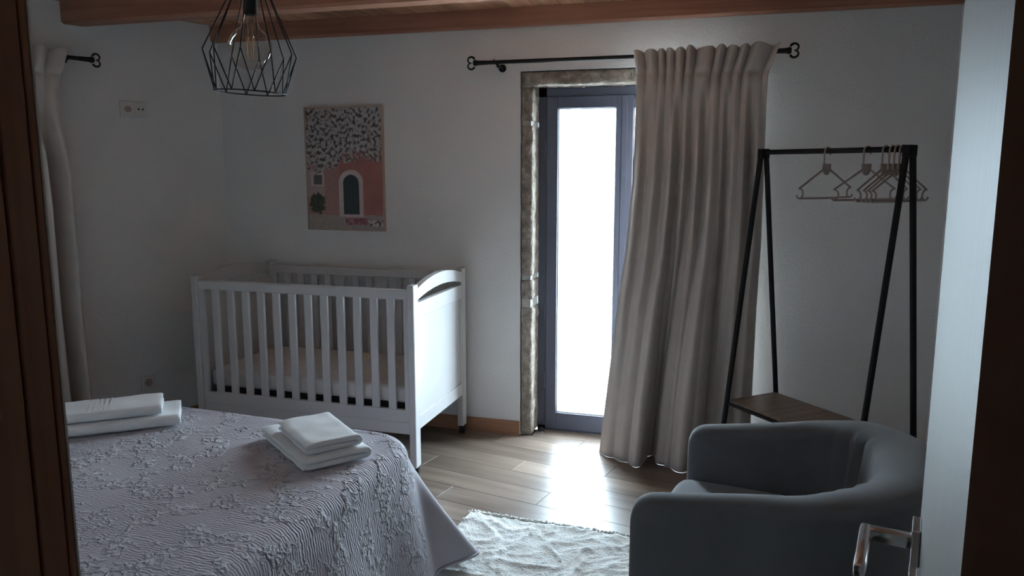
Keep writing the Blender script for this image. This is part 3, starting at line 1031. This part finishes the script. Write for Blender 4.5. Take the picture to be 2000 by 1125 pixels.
hang = [(0.379, 'beige plastic hanger hanging alone farthest from the bunch on the rack', 4),
        (0.582, 'beige plastic hanger second from the left on the rack', -3),
        (0.667, 'beige plastic hanger third from the left, leftmost of the bunch', 6),
        (0.699, 'beige plastic hanger fourth from the left on the rack', 5),
        (0.722, 'beige plastic hanger fifth from the left on the rack', 4),
        (0.745, 'beige plastic hanger last in the bunch beside the rack leg', 3)]
h0 = make_hanger()
RM = Matrix.Translation(Vector((0.074, 3.92, 0))) @ Matrix.Rotation(PHI - PI / 2, 4, 'Z')
for i, (tpos, lab, rz) in enumerate(hang):
    if i == 0:
        o = h0
    else:
        o = h0.copy(); COL.objects.link(o)
        for ch in list(h0.children):
            c2 = ch.copy(); COL.objects.link(c2); c2.parent = o
    p = RM @ Vector((tpos, 0, RH))
    o.location = p
    o.rotation_euler = (0, 0, PHI - PI / 2 + math.radians(rz))
    tag(o, lab, 'hanger', 'beige plastic hangers on the clothes rack')

# ------------------------------------------------------------------ armchair
ch = thing('armchair', 'grey fabric tub armchair in the right foreground facing the bed', 'armchair', (-0.177, 2.393, 0), math.radians(-10))
HW, BK, RC = 0.325, 0.60, 0.25
path = []
NS = 14
for i in range(NS): path.append((0.0 + (BK - RC) * i / NS, -HW, 1, 0))
for i in range(17):
    a = math.radians(-90 + 90 * i / 16)
    path.append((BK - RC + RC * math.cos(a), -HW + RC + RC * math.sin(a), None, a))
half = path[:]
full = [(p[0], p[1]) for p in half] + [(p[0], -p[1]) for p in reversed(half)]
dense = [Vector(p) for p in full]


def chair_h(a_):
    return 0.630 + 0.085 * min(1, max(0, a_) / 0.48) + 0.018 * sst(0.40, BK, a_)


ZB = 0.11
v, f = [], []
TH2 = 0.052
rings = []
npts = len(dense)
# rounded fronts: extra rings before the first and after the last path point
seq = []
for e in range(7):
    a = math.radians(90 * e / 6)
    seq.append((dense[0] + Vector((-0.05 * math.cos(a) * 1.0, 0)) + Vector((0.02, 0)), Vector((0, -1)), 0.55 + 0.45 * math.sin(a), 0.05 * (1 - math.sin(a))))
for i in range(1, npts - 1):
    tg = (dense[i + 1] - dense[i - 1]).normalized()
    seq.append((dense[i], Vector((tg.y, -tg.x)), 1.0, 0.0))
for e in range(6, -1, -1):
    a = math.radians(90 * e / 6)
    seq.append((dense[-1] + Vector((-0.05 * math.cos(a), 0)) + Vector((0.02, 0)), Vector((0, 1)), 0.55 + 0.45 * math.sin(a), 0.05 * (1 - math.sin(a))))
PROF = 26
for idx_, (p, nrm, k, dz) in enumerate(seq):
    hh = chair_h(p.x) - dz
    ring = []
    flare = 0.05 * sst(0.25, BK, p.x)
    th = (TH2 + 0.030 * sst(0.28, BK, p.x)) * k
    crown = 0.045
    # outside bottom to top, round crown, inside top to bottom
    sec = [(th * 0.96, ZB), (th, ZB + 0.02), (th, ZB + 0.15), (th, ZB + 0.30), (th, hh - crown - 0.06), (th, hh - crown)]
    for q in range(1, 14):
        a = PI * q / 14
        sec.append((th * math.cos(a), hh - crown + crown * math.sin(a) ** 0.8))
    sec += [(-th, hh - crown), (-th, hh - crown - 0.06), (-th, ZB + 0.30), (-th, ZB + 0.15), (-th, ZB + 0.02), (-th * 0.96, ZB)]
    for (d, z) in sec:
        lean = flare * ((z - ZB) / 0.6) ** 2
        # soft gathers where the inside back turns
        if d < 0 and z > 0.5:
            ang = math.atan2(p.y, p.x - 0.25)
            g = math.exp(-((abs(ang) - 0.75) / 0.28) ** 2) * sst(0.50, 0.62, z) * (1 - sst(hh - 0.03, hh, z))
            d = d + 0.011 * g * math.sin(ang * 34)
        c2 = p + nrm * (d + lean)
        ring.append((c2.x, c2.y, z))
    rings.append(ring)
L = len(rings[0])
for r in rings: v += r
for i in range(len(rings) - 1):
    for k in range(L):
        k2 = (k + 1) % L
        f.append((i * L + k, i * L + k2, (i + 1) * L + k2, (i + 1) * L + k))
f.append(tuple(range(L - 1, -1, -1)))
f.append(tuple((len(rings) - 1) * L + k for k in range(L)))
MB().add(v, f).build('shell', M['chair'], ch, True, 65)
# seat cushion
def cushion(x0, x1, y0, y1, z0, z1, r, crown, nx=26, ny=26):
    mb = MB()
    bm = bmesh.new()
    bmesh.ops.create_cube(bm, size=1)
    for w_ in bm.verts: w_.co = Vector(((x0 + x1) / 2 + w_.co.x * (x1 - x0), (y0 + y1) / 2 + w_.co.y * (y1 - y0), (z0 + z1) / 2 + w_.co.z * (z1 - z0)))
    bmesh.ops.bevel(bm, geom=list(bm.edges), offset=r, segments=6, affect='EDGES', profile=0.5)
    bmesh.ops.subdivide_edges(bm, edges=[e_ for e_ in bm.edges if e_.calc_length() > 0.15], cuts=8, use_grid_fill=True)
    for w_ in bm.verts:
        tx = (w_.co.x - x0) / (x1 - x0); ty = (w_.co.y - y0) / (y1 - y0)
        if w_.co.z > (z0 + z1) / 2:
            w_.co.z += crown * math.sin(PI * tx) * math.sin(PI * ty)
    bm.verts.index_update()
    mb.add([w_.co[:] for w_ in bm.verts], [[w_.index for w_ in f_.verts] for f_ in bm.faces])
    bm.free()
    return mb
cushion(-0.055, 0.545, -0.268, 0.268, 0.30, 0.465, 0.055, 0.02).build('seat_cushion', M['chair'], ch, True, 60)
MB().box(0.0, 0.56, -0.27, 0.27, 0.13, 0.31, 0.01).build('seat_base', M['chair'], ch)
for (a, b_) in ((0.03, -0.28), (0.03, 0.28), (0.50, -0.20), (0.50, 0.20)):
    MB().tube([(a, b_, 0.0225), (a, b_, 0.13)], [0.014, 0.022], 14).build('leg', M['gasket'], ch, True, 40)

# ------------------------------------------------------------------ rug
RX0, RX1, RY0, RY1 = -1.15, 0.60, 1.75, 3.045
m, nt, b = new_mat('woven_rug')
vec = coords(nt, 'Object')
n1 = nt.nodes.new('ShaderNodeTexNoise'); n1.inputs['Scale'].default_value = 7; n1.inputs['Detail'].default_value = 8; n1.inputs['Roughness'].default_value = 0.7
nt.links.new(vec, n1.inputs['Vector'])
nt.links.new(ramp(nt, n1.outputs['Fac'], [(0.30, (0.45, 0.42, 0.36)), (0.43, (0.74, 0.72, 0.67)), (0.58, (0.88, 0.87, 0.84))]), b.inputs['Base Color'])
b.inputs['Roughness'].default_value = 0.95
n2 = nt.nodes.new('ShaderNodeTexNoise'); n2.inputs['Scale'].default_value = 130; n2.inputs['Detail'].default_value = 3
nt.links.new(vec, n2.inputs['Vector'])
bp = nt.nodes.new('ShaderNodeBump'); bp.inputs['Strength'].default_value = 0.9; bp.inputs['Distance'].default_value = 0.008
nt.links.new(n2.outputs['Fac'], bp.inputs['Height']); nt.links.new(bp.outputs['Normal'], b.inputs['Normal'])
M['rug'] = m
rg = thing('rug', 'cream woven rug with carved ridges and fringe beside the bed', 'rug', ((RX0 + RX1) / 2, (RY0 + RY1) / 2, 0), math.radians(-2.6))
hx, hy = (RX1 - RX0) / 2, (RY1 - RY0) / 2
nx, ny = 230, 170
v, f = [], []
for j in range(ny + 1):
    for i in range(nx + 1):
        x_, y_ = -hx + 2 * hx * i / nx, -hy + 2 * hy * j / ny
        q = Vector((x_ * 7 + 0.8 * noise.noise(Vector((x_ * 5, y_ * 5, 2))), y_ * 7, 0))
        rdg = (1 - abs(noise.noise(q))) ** 6
        rdg2 = (1 - abs(noise.noise(q * 2.3 + Vector((5, 1, 3))))) ** 7
        zz_ = 0.008 + 0.010 * rdg + 0.006 * rdg2 + 0.0015 * noise.noise(Vector((x_ * 60, y_ * 60, 0)))
        ed = min(i, nx - i, j, ny - j)
        if ed == 0: zz_ = 0.002
        wob = 0.006 * noise.noise(Vector((x_ * 9, 0, 7))) * (j / ny)
        v.append((x_, y_ + wob, zz_))
for j in range(ny):
    for i in range(nx):
        a = j * (nx + 1) + i
        f.append((a, a + 1, a + nx + 2, a + nx + 1))
MB().add(v, f).build('pile', M['rug'], rg, True)
fg = MB()
rnd = random.Random(4)
for s in (1, -1):
    for k in range(330):
        x_ = -hx + 2 * hx * (k + rnd.random()) / 330
        y_ = s * (hy - 0.004) + 0.006 * noise.noise(Vector((x_ * 9, 0, 7))) * (1 if s > 0 else 0)
        ln = rnd.uniform(0.014, 0.034)
        fg.tube([(x_, y_, 0.008), (x_ + rnd.uniform(-.006, .006), y_ + s * ln * 0.5, 0.010 + rnd.uniform(0, .006)), (x_ + rnd.uniform(-.01, .01), y_ + s * ln, 0.004)], [0.0036, 0.0042, 0.0022], 4)
fo = fg.build('fringe', M['rug'], rg, True)
fo['kind'] = 'stuff'

# ------------------------------------------------------------------ bed and bedspread
BR = math.radians(-3.5)
K = Vector((-1.165, 2.505))               # foot right corner of the mattress
F1 = Vector((-math.cos(BR), -math.sin(BR)))    # along the foot to the left
F2 = Vector((math.sin(BR), -math.cos(BR)))     # along the side to the head
BW, BL, ZTOP = 1.45, 1.56, 0.548
bed = thing('bed', 'double bed under the lilac grey quilted bedspread', 'bed', (K.x, K.y, 0), BR)
# local x = -F1, local y = -F2 ; bed spans x in [-BW,0], y in [-BL,0]
MB().box(-BW + 0.02, -0.03, -BL + 0.02, -0.03, 0.12, 0.32, 0.02).build('bed_base', M['bed_base'], bed)
MB().box(-BW + 0.015, -0.015, -BL + 0.015, -0.015, 0.32, ZTOP - 0.03, 0.05).build('mattress', M['mattress'], bed)
for x_ in (-BW + 0.12, -0.12):
    for y_ in (-BL + 0.12, -0.12):
        MB().tube([(x_, y_, 0), (x_, y_, 0.125)], [0.02, 0.028], 12).build('leg', M['gasket'], bed)

m, nt, b = new_mat('embossed_bedspread')
uv = nt.nodes.new('ShaderNodeUVMap'); uv.uv_map = 'cloth'
def vmath(op, a, b_=None, sc=None):
    n = nt.nodes.new('ShaderNodeVectorMath'); n.operation = op
    nt.links.new(a, n.inputs[0])
    if b_ is not None:
        if isinstance(b_, tuple): n.inputs[1].default_value = b_
        else: nt.links.new(b_, n.inputs[1])
    if sc is not None: n.inputs['Scale'].default_value = sc
    return n.outputs[0]
def math_(op, a, b_):
    n = nt.nodes.new('ShaderNodeMath'); n.operation = op
    for i, q in enumerate((a, b_)):
        if isinstance(q, (int, float)): n.inputs[i].default_value = q
        else: nt.links.new(q, n.inputs[i])
    return n.outputs[0]
def mrange(a, f0, f1, t0=0.0, t1=1.0):
    n = nt.nodes.new('ShaderNodeMapRange'); n.interpolation_type = 'SMOOTHSTEP'
    nt.links.new(a, n.inputs['Value'])
    for nm, q in (('From Min', f0), ('From Max', f1), ('To Min', t0), ('To Max', t1)): n.inputs[nm].default_value = q
    return n.outputs[0]
nd = nt.nodes.new('ShaderNodeTexNoise'); nd.inputs['Scale'].default_value = 26; nd.inputs['Detail'].default_value = 3
nt.links.new(uv.outputs[0], nd.inputs['Vector'])
dis = vmath('SCALE', vmath('SUBTRACT', nd.outputs['Color'], (0.5, 0.5, 0.5)), sc=0.085)
wv = vmath('ADD', uv.outputs[0], dis)
vo = nt.nodes.new('ShaderNodeTexVoronoi'); vo.feature = 'DISTANCE_TO_EDGE'; vo.inputs['Scale'].default_value = 21
nt.links.new(wv, vo.inputs['Vector'])
worm = mrange(vo.outputs['Distance'], 0.0, 0.22, 1.0, 0.0)
nm = nt.nodes.new('ShaderNodeTexNoise'); nm.inputs['Scale'].default_value = 9.5; nm.inputs['Detail'].default_value = 3
nt.links.new(uv.outputs[0], nm.inputs['Vector'])
mask = mrange(nm.outputs['Fac'], 0.46, 0.60)
worms = math_('MULTIPLY', worm, mask)
wav = nt.nodes.new('ShaderNodeTexWave'); wav.bands_direction = 'Y'; wav.inputs['Scale'].default_value = 30; wav.inputs['Distortion'].default_value = 6.0; wav.inputs['Detail'].default_value = 1
wav.inputs['Detail Scale'].default_value = 1.2
nt.links.new(uv.outputs[0], wav.inputs['Vector'])
nr = nt.nodes.new('ShaderNodeTexNoise'); nr.inputs['Scale'].default_value = 5.5; nr.inputs['Detail'].default_value = 2
nt.links.new(uv.outputs[0], nr.inputs['Vector'])
ribs = math_('MULTIPLY', wav.outputs['Fac'], mrange(nr.outputs['Fac'], 0.35, 0.65, 0.05, 0.22))
hgt = math_('MAXIMUM', worms, ribs)
sep = nt.nodes.new('ShaderNodeSeparateXYZ'); nt.links.new(uv.outputs[0], sep.inputs[0])
# plain border along the hem (cloth coordinate beyond the edge)
hemx = mrange(sep.outputs['X'], 0.48, 0.52, 1.0, 0.0)
hemy = mrange(sep.outputs['Y'], 0.0, 0.07, 1.0, 0.0)
hgt = math_('MULTIPLY', hgt, math_('MULTIPLY', hemx, hemy))
bp = nt.nodes.new('ShaderNodeBump'); bp.inputs['Strength'].default_value = 1.0; bp.inputs['Distance'].default_value = 0.011
nt.links.new(hgt, bp.inputs['Height']); nt.links.new(bp.outputs['Normal'], b.inputs['Normal'])
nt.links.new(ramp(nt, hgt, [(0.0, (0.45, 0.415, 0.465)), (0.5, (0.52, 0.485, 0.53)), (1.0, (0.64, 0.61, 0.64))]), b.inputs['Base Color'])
b.inputs['Roughness'].default_value = 0.75; b.inputs['Sheen Weight'].default_value = 0.25
M['spread'] = m

sp = thing('bedspread', 'lilac grey embossed bedspread draped over the bed to the floor', 'bedspread', (K.x, K.y, 0), BR)
DROP = 0.535
RR = 0.065
v, f, uvs = [], [], []
xs = [-BW - DROP * i / 52 for i in range(52, 0, -1)] + [-BW + (BW) * i / 130 for i in range(131)] + [DROP * i / 52 for i in range(1, 53)]
ys_ = [-BL + (BL) * i / 130 for i in range(131)] + [DROP * i / 52 for i in range(1, 53)]


CRN = 0.13


def drape(p, q):
    """cloth coordinates (p right of the side edge, q beyond the foot edge) to local space."""
    if p < -BW / 2:
        X_, Y_, Z_ = drape(-BW - p, q)
        return -BW - X_, Y_, Z_
    P_, Q_ = p + CRN, q + CRN
    if P_ > 0 and Q_ > 0:
        th = math.atan2(Q_, P_); r_ = max(P_, Q_)
        m_ = r_ - CRN; cx_, cy_ = -CRN, -CRN; base = CRN; along = 0.0
    elif p >= q:
        th = 0.0; m_ = p; cx_, cy_, base = -CRN, q, CRN; along = Q_; r_ = P_
    else:
        th = PI / 2; m_ = q; cx_, cy_, base = p, -CRN, CRN; along = P_; r_ = Q_
    if m_ <= 0:
        z = ZTOP + 0.006 * noise.noise(Vector((p * 3, q * 3, 0))) + 0.004
        if P_ > 0 and Q_ > 0:
            return cx_ + r_ * math.cos(th), cy_ + r_ * math.sin(th), z
        return p, q, z
    rnd_ = RR * PI / 2
    if m_ < rnd_:
        h_ = RR * math.sin(m_ / RR); d_ = RR * (1 - math.cos(m_ / RR))
        fl_ = 0
    else:
        h_ = RR; d_ = RR + m_ - rnd_
        fl_ = (m_ - rnd_) / (DROP - rnd_)
    cornerw = math.sin(2 * th)
    near = math.exp(along / 0.30)
    side = 0.05 * fl_
    fold = 0.022 * fl_ * math.sin(along * 13 + 0.8) * (1 - near * 0.7)
    peak = math.exp(-((th - 0.70) / (0.17 if th < 0.70 else 0.30)) ** 2)
    out = h_ + side + fold + (0.215 * peak + 0.04 * near * (1 - peak)) * fl_ ** 1.2
    z = ZTOP + 0.004 - d_ * 0.985
    z = max(z, 0.024 + 0.008 * math.sin(9 * th + along * 11))
    return cx_ + (base + out) * math.cos(th), cy_ + (base + out) * math.sin(th), z


for y_ in ys_:
    for x_ in xs:
        # sink the top edge into the rounding
        v.append(drape(x_ + 0.0, y_ + 0.0))
        uvs.append((x_, y_))
W_ = len(xs)
for j in range(len(ys_) - 1):
    for i in range(W_ - 1):
        a = j * W_ + i
        f.append((a, a + 1, a + W_ + 1, a + W_))
me = bpy.data.meshes.new('spread_cloth')
me.from_pydata(v, [], f)
ul = me.uv_layers.new(name='cloth')
for lp in me.loops:
    ul.data[lp.index].uv = uvs[lp.vertex_index]
for p in me.polygons: p.use_smooth = True
me.materials.append(M['spread'])
o = bpy.data.objects.new('spread_cloth', me); COL.objects.link(o); o.parent = sp
md = o.modifiers.new('thickness', 'SOLIDIFY'); md.thickness = 0.007; md.offset = -1
# bound hem following the cloth edge
hem = [drape(xs[-1], y_) for y_ in ys_] + [drape(x_, ys_[-1]) for x_ in reversed(xs[:-1])] + [drape(xs[0], y_) for y_ in reversed(ys_[:-1])]
MB().tube(hem[::2], 0.006, 6).build('hem', M['spread'], sp, True)


# ------------------------------------------------------------------ towels
def towel_mesh(width, length, layers, t, seed):
    """folded towel: serpentine layers, width across the folds, length along them."""
    path = []
    hw = width / 2 - t / 2
    for k in range(layers):
        z = (k + 0.5) * t
        d = 1 if k % 2 == 0 else -1
        for i in range(13):
            path.append((d * (-hw + 2 * hw * i / 12), z))
        if k < layers - 1:
            for i in range(1, 6):
                a = -PI / 2 + PI * i / 6
                path.append((d * (hw + t / 2 * math.cos(a)), z + t / 2 + t / 2 * math.sin(a)))
    h2 = t * 0.47
    Lp, Rp = [], []
    for i, p in enumerate(path):
        a = path[max(0, i - 1)]; c_ = path[min(len(path) - 1, i + 1)]
        tx, tz = c_[0] - a[0], c_[1] - a[1]
        l = math.hypot(tx, tz) or 1
        nx_, nz_ = -tz / l, tx / l
        e_ = 1.0
        if i == 0 or i == len(path) - 1: e_ = 0.4
        Lp.append((p[0] + nx_ * h2 * e_, p[1] + nz_ * h2 * e_)); Rp.append((p[0] - nx_ * h2 * e_, p[1] - nz_ * h2 * e_))
    outl = Lp + Rp[::-1]
    n = len(outl); m_ = len(path)
    stations = [(-1.0, 0.55), (-0.985, 0.85), (-0.955, 1.0)] + [(-0.9 + 1.8 * i / 18, 1.0) for i in range(19)] + [(0.955, 1.0), (0.985, 0.85), (1.0, 0.55)]
    v, f = [], []
    for (s, k) in stations:
        for i, (x_, z) in enumerate(outl):
            pc_ = path[i] if i < m_ else path[2 * m_ - 1 - i]
            xx = pc_[0] + (x_ - pc_[0]) * k; zz_ = pc_[1] + (z - pc_[1]) * k
            wob = noise.noise(Vector((xx * 14, s * 3, seed + zz_ * 8))) * 0.004
            v.append((xx + wob, s * length / 2 + noise.noise(Vector((xx * 9, zz_ * 40, seed))) * 0.004, max(0.0005, zz_ + noise.noise(Vector((xx * 11, s * 2.4, seed + 5))) * 0.004 * min(1, zz_ / t))))
    for a in range(len(stations) - 1):
        for i in range(n):
            i2 = (i + 1) % n
            f.append((a * n + i, a * n + i2, (a + 1) * n + i2, (a + 1) * n + i))
    for (o_, rev) in ((0, True), ((len(stations) - 1) * n, False)):
        for i in range(m_ - 1):
            q = (o_ + i, o_ + i + 1, o_ + n - 2 - i, o_ + n - 1 - i)
            f.append(q[::-1] if rev else q)
    return MB().add(v, f)


def towel(label, loc, rot, width, length, layers, t, seed, band=False):
    tw = thing('folded_towel', label, 'towel', loc, rot, 'white folded towels on the bed')
    towel_mesh(width, length, layers, t, seed).build('terry_cloth', M['towel'], tw, True, 60)
    if band:
        h = layers * t - t * 0.04
        for k in range(5):
            y_ = -0.05 + k * 0.017
            MB().tube([(-width / 2 + 0.02, y_, h), (0, y_, h), (width / 2 - 0.02, y_, h)], 0.0016, 6).build('woven_stripe', M['towel'], tw, True)
    return tw


ZS = ZTOP + 0.010
towel('larger white towel folded under the hand towel near the bed corner', (-1.413, 2.300, ZS), math.radians(52), 0.245, 0.41, 2, 0.021, 2)
towel('smaller white towel on top of the stack near the bed corner', (-1.385, 2.283, ZS + 0.0435), math.radians(50), 0.195, 0.30, 2, 0.019, 6)
towel('larger white towel folded at the bottom of the stack by the doorway frame', (-2.262, 2.325, ZS), math.radians(-51), 0.24, 0.43, 2, 0.021, 9)
towel('white towel with woven stripes on top of the stack by the doorway frame', (-2.300, 2.297, ZS + 0.0435), math.radians(-51), 0.20, 0.40, 2, 0.019, 12, band=True)
